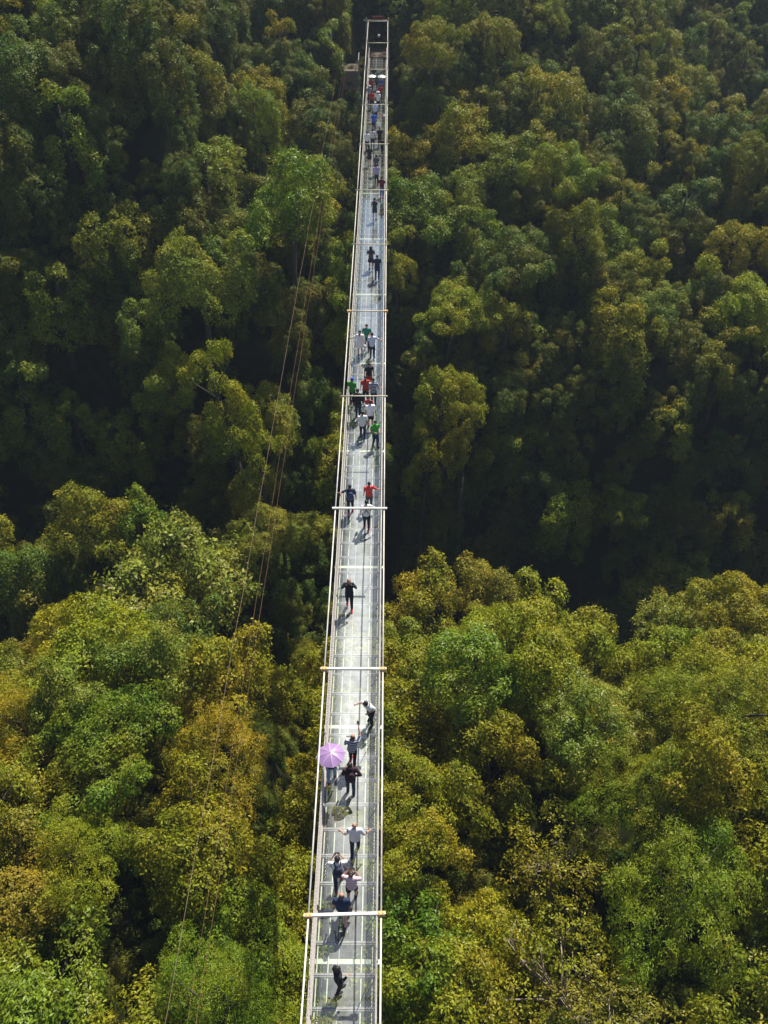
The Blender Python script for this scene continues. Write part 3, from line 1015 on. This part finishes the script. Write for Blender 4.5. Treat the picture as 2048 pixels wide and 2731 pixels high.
def person(x, y, rot, label, shirt=(.7, .7, .7), low=(.05, .06, .09), lower='long', sleeve='s', aL='down', aR='down', stride=0.0, hair='short',
           sc=1.0, shoe=(.03, .03, .035), stripe=None, lean=0.0, hairm=None, hatc=None, group='visitors walking over the glass bridge', side=0.0, mx=1, fat=1.0, z=0.003):
    root = empty('person', (x, y, z), R(-rot))
    root.scale = (sc, sc, sc)
    tag(root, label, 'person', group)
    vox = 0.022 if y < 36 else (0.028 if y < 60 else 0.04)
    sg = 12 if y < 60 else 8

    def L(p):            # lean the upper body forward / sideways
        p = V3(p)
        k = max(0.0, p.z - 0.9)
        return Vector((p.x + side * k, p.y + lean * k, p.z - 0.35 * abs(lean) * k))
    st = stride
    hipL, hipR = (-0.09, 0, 0.90), (0.09, 0, 0.90)
    feet = [(-1, st), (1, -st)]
    body = MB()
    # torso, neck, head
    body.tube([L((0, 0, .86)), L((0, 0, .95)), L((0, .0, 1.12)), L((0, .0, 1.30)), L((0, 0, 1.41)), L((0, 0, 1.47))],
              [.13 * fat, .155 * fat, .135 * fat, .165 * fat, .15, .06], sg, [.09 * fat, .105 * fat, .09 * fat, .11 * fat, .085, .055], xref=(1, 0, 0))
    body.tube([L((0, 0, 1.42)), L((0, .01, 1.54))], [.055, .052], 8)
    hd = L((0, .025, 1.60))
    body.ball(hd, .077, .092, .112, 12, 8)
    body.tube([hd + Vector((0, .075, .02)), hd + Vector((0, .108, -.02)), hd + Vector((0, .085, -.035))], [.014, .02, .012], 6)
    for s in (-1, 1):
        body.ball(hd + Vector((s * .078, 0, -.01)), .012, .02, .032, 6, 5)
    extra = MB()
    leg_pts = []
    for s, f in feet:
        hip = V3((s * 0.09, 0, 0.90))
        heel = 0.0 if f >= 0 else 0.10
        ank = V3((s * 0.10, f, 0.085 + heel * (abs(f) > .08)))
        knee = hip.lerp(ank, .5) + Vector((0, 0.05 + .18 * abs(f), 0.01))
        leg_pts.append((hip, knee, ank))
        body.tube([hip + Vector((0, 0, .03)), hip.lerp(knee, .5), knee, knee.lerp(ank, .35), ank], [.088, .078, .058, .056, .036], sg)
        body.tube([ank + Vector((0, -.05, -.03)), ank + Vector((0, .05, -.03)), ank + Vector((0, .16, -.05))], [.036, .042, .03], 8, [.035, .038, .022])
    hands = []
    arms = []
    for s, key in ((-1, aL), (1, aR)):
        e, w = ARM[key]
        S = L((s * SH[0], SH[1], SH[2]))
        Eb = L((s * e[0], e[1], e[2]))
        W = L((s * w[0], w[1], w[2]))
        arms.append((S, Eb, W))
        body.tube([L((s * .10, 0, 1.40)), S, S.lerp(Eb, .5), Eb, Eb.lerp(W, .3), W], [.055, .056, .047, .039, .040, .027], 8)
        d = (W - Eb).normalized()
        pal = W + d * 0.07
        body.tube([W, W + d * .04, pal + d * .02], [.026, .036, .034], 8, [.02, .018, .016])
        # thumb and four fingers of unequal length, slightly curled
        sd_ = Vector((1, 0, 0)) if abs(d.x) < .7 else Vector((0, 0, 1))
        A = (sd_ - d * sd_.dot(d)).normalized()
        curl = d.cross(A) * (1 if d.cross(A).z < 0 else -1)
        for q, ln in enumerate((.062, .072, .067, .052)):
            b0 = pal + A * (-.027 + .018 * q)
            b1 = b0 + d * ln * .55
            b2 = b1 + (d * .75 + curl * .65).normalized() * ln * .45
            extra.tube([b0, b1, b2], [.009, .008, .006], 5)
        t0 = W + d * .035 - A * .03
        extra.tube([t0, t0 - A * .022 + d * .028, t0 - A * .02 + d * .055], [.010, .009, .007], 5)
        hands.append(pal)
    queue(body, vox, 'body', root, SKIN, extra)
    # eyes
    eb = MB()
    for s in (-1, 1):
        eb.ball(hd + Vector((s * .032, .086, .012)), .012, .008, .008, 6, 4)
    me = eb.mesh('eyes', EYEM, True)
    part('eyes', me, root)
    # shirt / jacket / dress
    sh = MB()
    o = .018
    if lower == 'dress':
        ring = [((0, 0, .62), .25, .19), ((0, 0, .90), .215, .155), ((0, 0, 1.12), .17, .12), ((0, 0, 1.30), .19, .13), ((0, 0, 1.41), .17, .105), ((0, 0, 1.475), .085, .075)]
    else:
        ring = [((0, 0, .84), .175 * fat, .125 * fat), ((0, 0, .96), .18 * fat, .13 * fat), ((0, 0, 1.12), .168 * fat, .12 * fat), ((0, 0, 1.30), .19 * fat, .135 * fat), ((0, 0, 1.41), .17, .105), ((0, 0, 1.475), .085, .075)]
    sh.tube([L(r_[0]) for r_ in ring], [r_[1] for r_ in ring], sg, [r_[2] for r_ in ring], xref=(1, 0, 0))
    for S, Eb, W in arms:
        c0 = L((0.09 if S.x > 0 else -0.09, 0, 1.40))
        if sleeve == 's':
            sh.tube([c0, S, S.lerp(Eb, .45), S.lerp(Eb, .8)], [.07, .078, .072, .068], 8)
        elif sleeve == 'l':
            sh.tube([c0, S, S.lerp(Eb, .5), Eb, Eb.lerp(W, .5), W], [.07, .076, .066, .06, .052, .042], 8)
        else:
            sh.tube([c0, S], [.06, .062], 8)
    queue(sh, vox, 'dress' if lower == 'dress' else 'shirt', root, cloth(shirt, stripe))
    # lower garment
    if lower in ('long', 'shorts'):
        tr = MB()
        tr.tube([V3((0, 0, .80)), V3((0, 0, .88)), L((0, 0, 1.0))], [.15 * fat, .172 * fat, .165 * fat], sg, [.11 * fat, .12 * fat, .115 * fat], xref=(1, 0, 0))
        for hip, knee, ank in leg_pts:
            if lower == 'long':
                tr.tube([hip + Vector((0, 0, .02)), hip.lerp(knee, .5), knee, knee.lerp(ank, .5), ank + Vector((0, 0, .02))], [.10, .092, .075, .066, .056], sg)
            else:
                tr.tube([hip + Vector((0, 0, .02)), hip.lerp(knee, .5), hip.lerp(knee, .9)], [.105, .10, .092], sg)
        queue(tr, vox, 'trousers' if lower == 'long' else 'shorts', root, cloth(low))
    elif lower == 'skirt':
        tr = MB()
        tr.tube([V3((0, st * .1, .60)), V3((0, 0, .80)), V3((0, 0, .90)), L((0, 0, 1.0))], [.23, .20, .175, .155], sg, [.19, .155, .125, .11], xref=(1, 0, 0))
        queue(tr, vox, 'skirt', root, cloth(low))
    # shoes
    for hip, knee, ank in leg_pts:
        b = MB()
        b.tube([ank + Vector((0, -.085, -.045)), ank + Vector((0, -.02, -.025)), ank + Vector((0, .07, -.04)), ank + Vector((0, .15, -.055)), ank + Vector((0, .20, -.06))],
               [.035, .052, .054, .05, .02], 10, [.036, .055, .042, .03, .018], xref=(1, 0, 0))
        part('shoe', b.mesh('shoe', cloth(shoe), True), root)
    # hair or hat
    hb = MB()
    hm = hairm or HAIRM
    if hair == 'short':
        hb.ball(hd + Vector((0, -.018, .022)), .088, .098, .108)
    elif hair == 'thin':
        hb.ball(hd + Vector((0, -.035, -.005)), .083, .078, .09)
    elif hair == 'long':
        hb.ball(hd + Vector((0, -.02, .02)), .094, .102, .110)
        hb.tube([hd + Vector((0, -.05, .02)), hd + Vector((0, -.10, -.12)), hd + Vector((0, -.13, -.30)), hd + Vector((0, -.13, -.42))], [.09, .11, .12, .06], 10, [.06, .05, .04, .02], xref=(1, 0, 0))
    elif hair == 'tail':
        hb.ball(hd + Vector((0, -.018, .02)), .089, .10, .108)
        hb.tube([hd + Vector((0, -.10, .04)), hd + Vector((0, -.15, -.02)), hd + Vector((0, -.14, -.22))], [.035, .04, .015], 8)
    elif hair == 'bun':
        hb.ball(hd + Vector((0, -.018, .02)), .09, .10, .108)
        hb.ball(hd + Vector((0.01, -.10, .09)), .05, .05, .045, 8, 6)
    elif hair == 'mid':
        hb.ball(hd + Vector((0, -.02, .015)), .098, .106, .118)
    if hair in ('short', 'thin', 'long', 'tail', 'bun', 'mid'):
        part('hair', hb.mesh('hair', hm, True), root)
    if hair in ('cap', 'hat'):
        b = MB()
        b.ball(hd + Vector((0, -.005, .045)), .09, .10, .09)
        if hair == 'cap':
            b.tube([hd + Vector((0, .06, .05)), hd + Vector((0, .13, .04)), hd + Vector((0, .17, .03))], [.07, .07, .04], 10, [.012, .01, .008], xref=(1, 0, 0))
        else:
            b.tube([hd + Vector((0, 0, .045)), hd + Vector((0, 0, .06))], .17, 14)
        part('hat' if hair == 'hat' else 'cap', b.mesh('cap', cloth(hatc or (.8, .8, .8)), True), root)
        h2 = MB().ball(hd + Vector((0, -.02, -.005)), .086, .09, .09)
        part('hair', h2.mesh('hair', hm, True), root)
    return dict(root=root, hands=hands, L=L, hd=hd)


def world_pt(P, v):
    r = P['root']
    return Matrix.LocRotScale(r.location, r.rotation_euler, r.scale) @ Vector(v)


def backpack(P, col, label, strap=(.03, .03, .04), w=.15, h=.22):
    r = P['root']
    o = empty('backpack', r.location, r.rotation_euler.z)
    o.scale = r.scale
    tag(o, label, 'backpack')
    c = P['L']((0, -.20, 1.20))
    b = MB()
    b.tube([c + Vector((0, 0, -h)), c + Vector((0, -.01, -h * .8)), c + Vector((0, -.015, 0)), c + Vector((0, 0, h * .75)), c + Vector((0, .01, h))],
           [w * .75, w, w, w * .85, w * .4], 12, [.05, .085, .085, .07, .03], xref=(1, 0, 0))
    part('bag', b.mesh('bag', cloth(col), True), o)
    b = MB()
    b.tube([c + Vector((0, -.08, -h * .75)), c + Vector((0, -.09, -h * .3)), c + Vector((0, -.08, -.02))], [w * .7, w * .75, w * .65], 10, [.03, .04, .03], xref=(1, 0, 0))
    part('pocket', b.mesh('pocket', cloth(tuple(q * 1.5 for q in col)), True), o)
    for s in (-1, 1):
        b = MB()
        b.tube([P['L']((s * .07, -.15, 1.38)), P['L']((s * .10, -.05, 1.49)), P['L']((s * .11, .08, 1.42)), P['L']((s * .12, .15, 1.28)), P['L']((s * .15, .05, 1.10)), P['L']((s * .13, -.14, 1.05))], .018, 6)
        part('strap', b.mesh('strap', cloth(strap)), o)
    return o


def hand_bag(P, hand, col, label, size=.14, drop=.28):
    r = P['root']
    h = P['hands'][hand]
    o = empty('handbag', r.location, r.rotation_euler.z)
    o.scale = r.scale
    tag(o, label, 'bag')
    c = h + Vector((0, 0, -drop))
    b = MB()
    b.tube([c + Vector((0, 0, -size * .8)), c + Vector((0, 0, -size * .5)), c + Vector((0, 0, size * .5)), c + Vector((0, 0, size * .8))], [size * .6, size, size * .85, size * .5], 10, [.03, .06, .05, .02], xref=(0, 1, 0))
    part('pouch', b.mesh('pouch', cloth(col), True), o)
    b = MB().tube([c + Vector((0, -size * .5, size * .6)), h + Vector((0, 0, -.02)), c + Vector((0, size * .5, size * .6))], .008, 5)
    part('handle', b.mesh('handle', cloth(col)), o)
    return o


PHONE = surf('phone_black', (0.02, 0.02, 0.022), 0.25)
SCREEN = surf('phone_screen', (0.10, 0.12, 0.15), 0.1)


def phone(P, hand, label, between=False):
    hs = [world_pt(P, h) for h in P['hands']]
    c = (hs[0] + hs[1]) / 2 if between else hs[hand]
    o = empty('phone', c + Vector((0, 0, .04)), P['root'].rotation_euler.z)
    tag(o, label, 'phone')
    part('case', MB().box(-.085 if between else -.04, .085 if between else .04, 0.02, 0.03, -.04 if between else -.08, .04 if between else .08).mesh('case', PHONE), o)
    part('screen', MB().box(-.078 if between else -.035, .078 if between else .035, 0.016, 0.0195, -.035 if between else -.072, .035 if between else .072).mesh('screen', SCREEN), o)
    return o


def umbrella(loc, r, cols, label, tilt=(0, 0), pole=1.0, flat=.26):
    o = empty('umbrella', loc)
    o.rotation_euler = (R(tilt[0]), R(tilt[1]), R(11))
    tag(o, label, 'umbrella')
    m, nt, ns, lk = nodes_of('umbrella_cloth')
    out = N(nt, 'ShaderNodeOutputMaterial')
    p = N(nt, 'ShaderNodeBsdfPrincipled')
    p.inputs['Base Color'].default_value = (*cols, 1)
    p.inputs['Roughness'].default_value = 0.33
    p.inputs['Specular IOR Level'].default_value = 0.9
    t = N(nt, 'ShaderNodeBsdfTranslucent')
    t.inputs['Color'].default_value = (*cols, 1)
    mx = N(nt, 'ShaderNodeMixShader')
    mx.inputs[0].default_value = 0.25
    lk.new(p.outputs[0], mx.inputs[1])
    lk.new(t.outputs[0], mx.inputs[2])
    lk.new(mx.outputs[0], out.inputs[0])
    nr, ns_ = 8, 4
    for k in range(nr):
        vv, ff = [], []
        for i in range(5):
            u = i / 4
            for j in range(ns_ + 1):
                a = 2 * math.pi * (k + j / ns_) / nr
                cj = math.cos(math.pi / nr) / math.cos(2 * math.pi / nr * (j / ns_ - .5))
                rr = r * u * (cj * .6 + .4 * cj)
                zz = -r * flat * (u ** 1.8) * 1.25 + 0.0 - (0.02 * u * math.sin(math.pi * j / ns_))
                vv.append((rr * math.cos(a), rr * math.sin(a), zz))
        for i in range(4):
            for j in range(ns_):
                q = i * (ns_ + 1) + j
                ff.append((q, q + ns_ + 1, q + ns_ + 2, q + 1))
        me = bpy.data.meshes.new('canopy_panel')
        me.from_pydata(vv, [], ff)
        me.polygons.foreach_set('use_smooth', np.ones(len(ff), dtype=bool))
        me.materials.append(m)
        part('canopy_panel', me, o)
        b = MB()
        a = 2 * math.pi * k / nr
        b.tube([(r * u * math.cos(a), r * u * math.sin(a), -r * flat * (u ** 1.8) * 1.25 + .004) for u in (0, .25, .5, .75, 1.0)], .006, 4)
        part('rib', b.mesh('rib', cloth((.75, .6, .72)) if cols[0] < .7 else cloth((.8, .8, .8))), o)
    part('pole', MB().tube([(0, 0, .05), (0, 0, -pole)], .009, 6).mesh('pole', M['grey_steel']), o)
    return o


W_ = (.72, .72, .74)
BK = (.014, .015, .022)
NV = (.02, .028, .06)
JN = (.03, .045, .09)
RD = (.55, .04, .035)
p1 = person(-.14, 12.05, 62, 'person with dark hair all in black, alone nearest the bottom of the photo', BK, BK, stride=.10, sleeve='l', hair='mid', aR='bent', sc=.92)
p2 = person(-.10, 14.15, 4, 'balding man in navy tee and dark shorts under the nearest crossbar', (.022, .035, .085), (.02, .02, .03), 'shorts', stride=.24, hair='thin', hairm=BROWNH, shoe=(.02, .03, .07), fat=1.15)
p3 = person(.16, 14.85, 8, 'woman in pink and white tee raising both hands, behind the man in navy', (.62, .45, .50), BK, 'shorts', stride=-.16, aL='face', aR='face', hair='bun', hairm=BROWNH)
phone(p3, 0, 'phone held up by the woman in the pink and white tee', True)
p4 = person(-.28, 15.35, -6, 'person in white tee with dark backpack raising both hands to photograph', W_, NV, stride=-.26, aL='face', aR='face', hair='mid', shoe=(.3, .03, .04))
phone(p4, 0, 'phone held up by the person with the dark backpack and white tee', True)
backpack(p4, (.03, .04, .07), 'dark blue backpack on the person in the white tee')
p5 = person(.22, 16.5, 0, 'bald man in light grey shirt and navy trousers with both arms spread', (.62, .62, .66), NV, stride=-.24, aL='wide', aR='wide', hair='bald', fat=1.1)
hand_bag(p5, 0, (.8, .8, .8), 'small white bottle bag in the left hand of the bald man', .05, .06)
p6 = person(0.0, 18.78, -4, 'person in black jacket with red shoulders and a shoulder bag, behind the striped man', (.045, .02, .028), JN, stride=.07, sleeve='l', hair='mid', aL='bent', aR='hip', fat=1.1)
backpack(p6, (.035, .02, .03), 'black backpack slung on the person in the black and red jacket', w=.17)
p7 = person(.02, 19.95, 10, 'man in navy and white striped shirt holding a phone up high, legs apart', (.03, .04, .10), BK, stride=.16, aL='bent', aR='up', stripe=(.6, .6, .62), hair='thin', hairm=BROWNH, shoe=(.45, .03, .05), side=.06)
phone(p7, 1, 'black phone held above the head of the striped man')
p8 = person(-.69, 19.25, 0, 'woman in navy top and light blue jeans under the purple umbrella', (.025, .03, .055), (.20, .30, .45), stride=-.20, aL='face', hair='long', shoe=(.22, .05, .04))
umbrella((-.66, 18.98, 2.06), .50, (.40, .25, .52), 'purple umbrella held by the woman on the left side of the deck', (3, -4), .85)
p9 = person(.66, 21.75, 215, 'woman in white tee and black dungarees leaning at the right rail', W_, BK, stride=.10, lean=.45, aL='bent', aR='wide', hair='mid')
p10 = person(-.34, 27.75, 180, 'man in black alone, facing the camera with hands raised to his face', (.015, .018, .03), BK, stride=.16, aL='face', aR='face', sleeve='l', hair='thin', hairm=BROWNH, shoe=(.6, .06, .07))
phone(p10, 0, 'phone held to the face of the man in black', True)
p11 = person(.28, 32.8, 0, 'girl in white tee and black dungarees touching the right rail', W_, BK, stride=.17, aL='down', aR='rail', hair='short', shoe=(.25, .03, .07))
b = MB()
for s in (-1, 1):
    b.tube([(s * .09, -.13, 1.42), (0, -.15, 1.25), (-s * .10, -.14, 1.08)], .014, 5)
part('dungaree_straps', b.mesh('straps', cloth(BK)), p11['root'])
hand_bag(p11, 0, (.55, .62, .70), 'pale blue tote bag carried by the girl in dungarees', .15, .14)
p12 = person(.38, 34.3, 0, 'boy in bright red tee and grey trousers reaching to the right rail', (.70, .07, .07), (.08, .09, .12), aR='rail', hair='short', sc=.93)
p13 = person(-.50, 33.95, -4, 'woman with a navy backpack resting a hand on the left rail, red shoes', (.04, .05, .10), (.02, .02, .03), stride=-.15, aL='rail', hair='bun', shoe=(.45, .03, .07))
backpack(p13, (.05, .07, .14), 'navy backpack on the woman holding the left rail')
p14 = person(-.70, 43.2, 25, 'person in bright green tee and blue cap by the left rail', (.04, .26, .04), BK, hair='cap', hatc=(.05, .10, .65), aL='bent', aR='bent')
p15 = person(-.36, 41.9, 8, 'tall man in black with a white bag on his shoulder under the round crossbar', BK, NV, stride=.12, sleeve='l', hair='short', sc=1.08)
hand_bag(p15, 0, (.75, .75, .8), 'white bag at the left side of the tall man in black', .15, -.35)
p16 = person(.18, 44.9, 160, 'man in dark tee facing the camera at the head of the group', (.02, .022, .035), (.35, .04, .04), 'shorts', hair='short', lean=.15)
p17 = person(.03, 43.4, 0, 'woman in brick red tee walking in the middle of the group', (.48, .06, .05), BK, stride=.12, hair='tail')
p18 = person(.46, 43.15, 4, 'man in navy tee with white stripes and jeans next to the red tee', (.03, .035, .09), JN, stride=.08, stripe=(.6, .6, .7), aR='wide', hair='short')
p19 = person(.24, 41.95, 185, 'small child with red sleeves between the striped man and the white tees', (.5, .06, .06), NV, hair='short', sc=.78, aL='bent', aR='bent')
p20 = person(.33, 40.9, 0, 'man in white tee and black shorts at the back of the group', (.78, .76, .82), BK, 'shorts', stride=.20, hair='short', sc=1.04, fat=1.1)
p21 = person(-.06, 40.0, 0, 'man in white tee and dark jeans walking last in the group', (.72, .70, .72), NV, stride=.18, hair='short')
p22 = person(.60, 39.3, 150, 'boy in bright green tee and jeans facing the camera by the right rail', (.05, .34, .05), JN, stride=.08, hair='short', aL='bent', aR='bent', sc=.95)
p23 = person(-.40, 48.35, 0, 'woman in loose white dress with one hand on the left rail', (.80, .74, .74), BK, 'dress', stride=-.12, aL='rail', sleeve='l', hair='tail')
hand_bag(p23, 1, (.75, .72, .70), 'white cloth bag carried by the woman in the white dress', .14, .18)
p24 = person(-.02, 49.1, 180, 'man in teal tee facing the camera between two walkers in white', (.02, .16, .12), NV, stride=.14, aL='bent', aR='bent', hair='short')
p25 = person(.32, 48.1, 0, 'man in pale tee and dark jeans reaching for the right rail', (.62, .64, .80), NV, stride=.13, aR='rail', hair='short')
p26 = person(.06, 59.8, 0, 'woman with long black hair and dark skirt beside a man in navy', (.10, .09, .12), (.03, .03, .05), 'skirt', stride=.1, aL='bent', aR='bent', hair='long')
p27 = person(.50, 58.3, 0, 'man in navy tee and jeans beside the long-haired woman', (.025, .035, .07), JN, stride=.14, hair='short', sc=1.04)
p28 = person(.21, 68.1, 0, 'person in dark sleeveless top and shorts walking alone', (.04, .05, .08), (.05, .05, .08), 'shorts', stride=-.2, sleeve='n', hair='short', sc=1.04)
p29 = person(.70, 72.6, 0, 'person in dark red top and blue jeans by the right rail', (.14, .03, .04), (.12, .18, .36), hair='short', aR='bent', shoe=(.5, .05, .05))
p30 = person(.22, 77.4, 0, 'person in black with pale shoulders in front of the lilac top', (.10, .09, .10), BK, hair='mid')
p31 = person(.26, 75.3, 0, 'person in lilac top and dark trousers', (.40, .32, .58), NV, hair='short', hairm=BROWNH, aL='bent', aR='bent')
p32 = person(-.38, 79.5, 0, 'slim person in dark top and shorts with bare legs, walking on the left half', (.03, .03, .04), (.03, .03, .04), 'shorts', hair='short')
p33 = person(-.64, 83.2, 5, 'person in white tee next to the left rail, far group', (.72, .72, .80), NV, hair='short', aR='bent')
p34 = person(-.16, 83.9, 0, 'person in pale pink tee with a black bag, far group', (.55, .48, .50), BK, hair='mid')
hand_bag(p34, 1, BK, 'black bag carried by the person in the pale pink tee', .15, .05)
p35 = person(.44, 84.2, 0, 'person all in black in the far group', BK, BK, hair='short', hairm=BROWNH)
p36 = person(.66, 82.6, 190, 'child in dark clothes leaning by the right rail, far group', (.04, .03, .04), BK, hair='short', sc=.8, lean=.2)
p37 = person(-.12, 88.3, 0, 'person in bright blue tee and dark trousers', (.04, .12, .55), (.03, .035, .06), hair='short', hairm=BROWNH)
p38 = person(-.02, 91.3, 0, 'person in white cap and pale blue shirt ahead of the blue tee', (.55, .62, .85), NV, hair='cap', hatc=(.75, .75, .8))
p39 = person(.20, 94.6, 0, 'person in white tee and white hat near the far end', (.78, .76, .76), BK, hair='hat', hatc=(.8, .8, .8))
p40 = person(-.40, 94.9, 0, 'person in bright red tee near the far end', (.38, .04, .04), BK, hair='short')
p41 = person(.42, 96.9, 0, 'person in dark red top left of the far right rail', (.30, .04, .05), BK, hair='mid')
p42 = person(-.68, 96.6, 0, 'person in grey top and grey hat near the far left rail', (.25, .27, .30), BK, hair='hat', hatc=(.4, .42, .45))
p43 = person(-.52, 99.2, 0, 'person in magenta top under the left white umbrella', (.30, .04, .10), BK, hair='mid', aR='face')
p44 = person(.45, 99.2, 0, 'person in blue top under the right white umbrella', (.05, .09, .30), BK, hair='mid', aR='face')
umbrella((-.45, 99.1, 2.0), .44, (.80, .80, .84), 'white umbrella at the far end, the left of two', (0, 0), .7)
umbrella((.52, 99.1, 1.98), .44, (.78, .80, .86), 'white umbrella at the far end, the right of two', (0, 0), .7)
p45 = person(0.05, 101.0, 0, 'person in teal top far away between the two white umbrellas', (.02, .14, .12), BK, hair='short')
p46 = person(-.30, 103.0, 0, 'person in dark clothes beyond the left white umbrella', (.05, .05, .06), BK, hair='short')

bpy.context.view_layer.update()
dg = bpy.context.evaluated_depsgraph_get()
for o, name, parent, mat, extra in QUEUE:
    me = bpy.data.meshes.new_from_object(o.evaluated_get(dg))
    me.name = name
    if extra and parent.location.y < 60:
        bm = bmesh.new()
        bm.from_mesh(me)
        n0 = len(bm.verts)
        vv = [bm.verts.new(v) for v in extra.v]
        for f in extra.f:
            bm.faces.new([vv[i] for i in f])
        bm.to_mesh(me)
        bm.free()
    me.polygons.foreach_set('use_smooth', np.ones(len(me.polygons), dtype=bool))
    me.materials.clear()
    me.materials.append(mat)
    me.update()
    part(name, me, parent)
raw = [q[0] for q in QUEUE]
rawm = [o.data for o in raw]
for o in raw: bpy.data.objects.remove(o)
for m_ in rawm: bpy.data.meshes.remove(m_)
#PEOPLE_END
# ------------------------------------------------------------------ valley haze
hz, nt, ns, lk = nodes_of('haze')
out = N(nt, 'ShaderNodeOutputMaterial')
pv = N(nt, 'ShaderNodeVolumePrincipled')
pv.inputs['Color'].default_value = (0.62, 0.76, 1.0, 1)
pv.inputs['Density'].default_value = 0.00028
pv.inputs['Anisotropy'].default_value = 0.25
lk.new(pv.outputs[0], out.inputs['Volume'])
haze = part('haze', MB().box(-115, 115, -65, 265, -72, 112).mesh('haze', hz))
tag(haze, 'thin bluish haze filling the valley', kind='stuff')
#LABELS_BEGIN
# ------------------------------------------------------------------ what each tree looks like and where it stands
def zone(t):
    return 'near' if t['y'] < 42 else ('gorge' if t['y'] < 62 else 'far')


BARW = ['nearest', 'second', 'third', 'fourth', 'fifth', 'sixth', 'seventh', 'eighth', 'ninth', 'tenth', 'eleventh', 'top']
buckets = {}
for t in TREES:
    side = 'left' if t['x'] < 0 else 'right'
    k = min(range(12), key=lambda i: abs(NODE_Y[i + 2] - t['y']))
    d = abs(t['x'])
    big = 'large' if t['r'] > 3.7 else ('small' if t['r'] < 2.5 else '')
    col = t['col']
    band = 'beside the bridge' if d < 7.5 else ('partway out' if d < 16 else 'far out')
    t['key'] = (big, col, t['word'], side, k, band)
    buckets.setdefault(t['key'], []).append(t)
GR = {('near', 'left'): 'trees of the near canopy left of the bridge', ('near', 'right'): 'trees of the near canopy right of the bridge',
      ('gorge', 'left'): 'trees in the valley bottom left of the bridge', ('gorge', 'right'): 'trees in the dark gorge right of the bridge',
      ('far', 'left'): 'trees on the far slope left of the bridge', ('far', 'right'): 'trees on the far slope right of the bridge'}
for key, ts in buckets.items():
    big, col, word, side, k, band = key
    ts.sort(key=lambda t: t['x'])
    for i, t in enumerate(ts):
        extra_w = ''
        if len(ts) == 2: extra_w = ', left one' if i == 0 else ', right one'
        elif len(ts) > 2: extra_w = ', ' + ['leftmost', 'second from left', 'third from left', 'fourth from left', 'fifth from left', 'sixth from left'][min(i, 5)]
        lab = ' '.join(w for w in [big, col, word, 'tree', side, 'of', BARW[k], 'crossbar,', band] if w) + extra_w
        tag(t['o'], lab, 'tree', GR[(zone(t), side)])
#LABELS_END
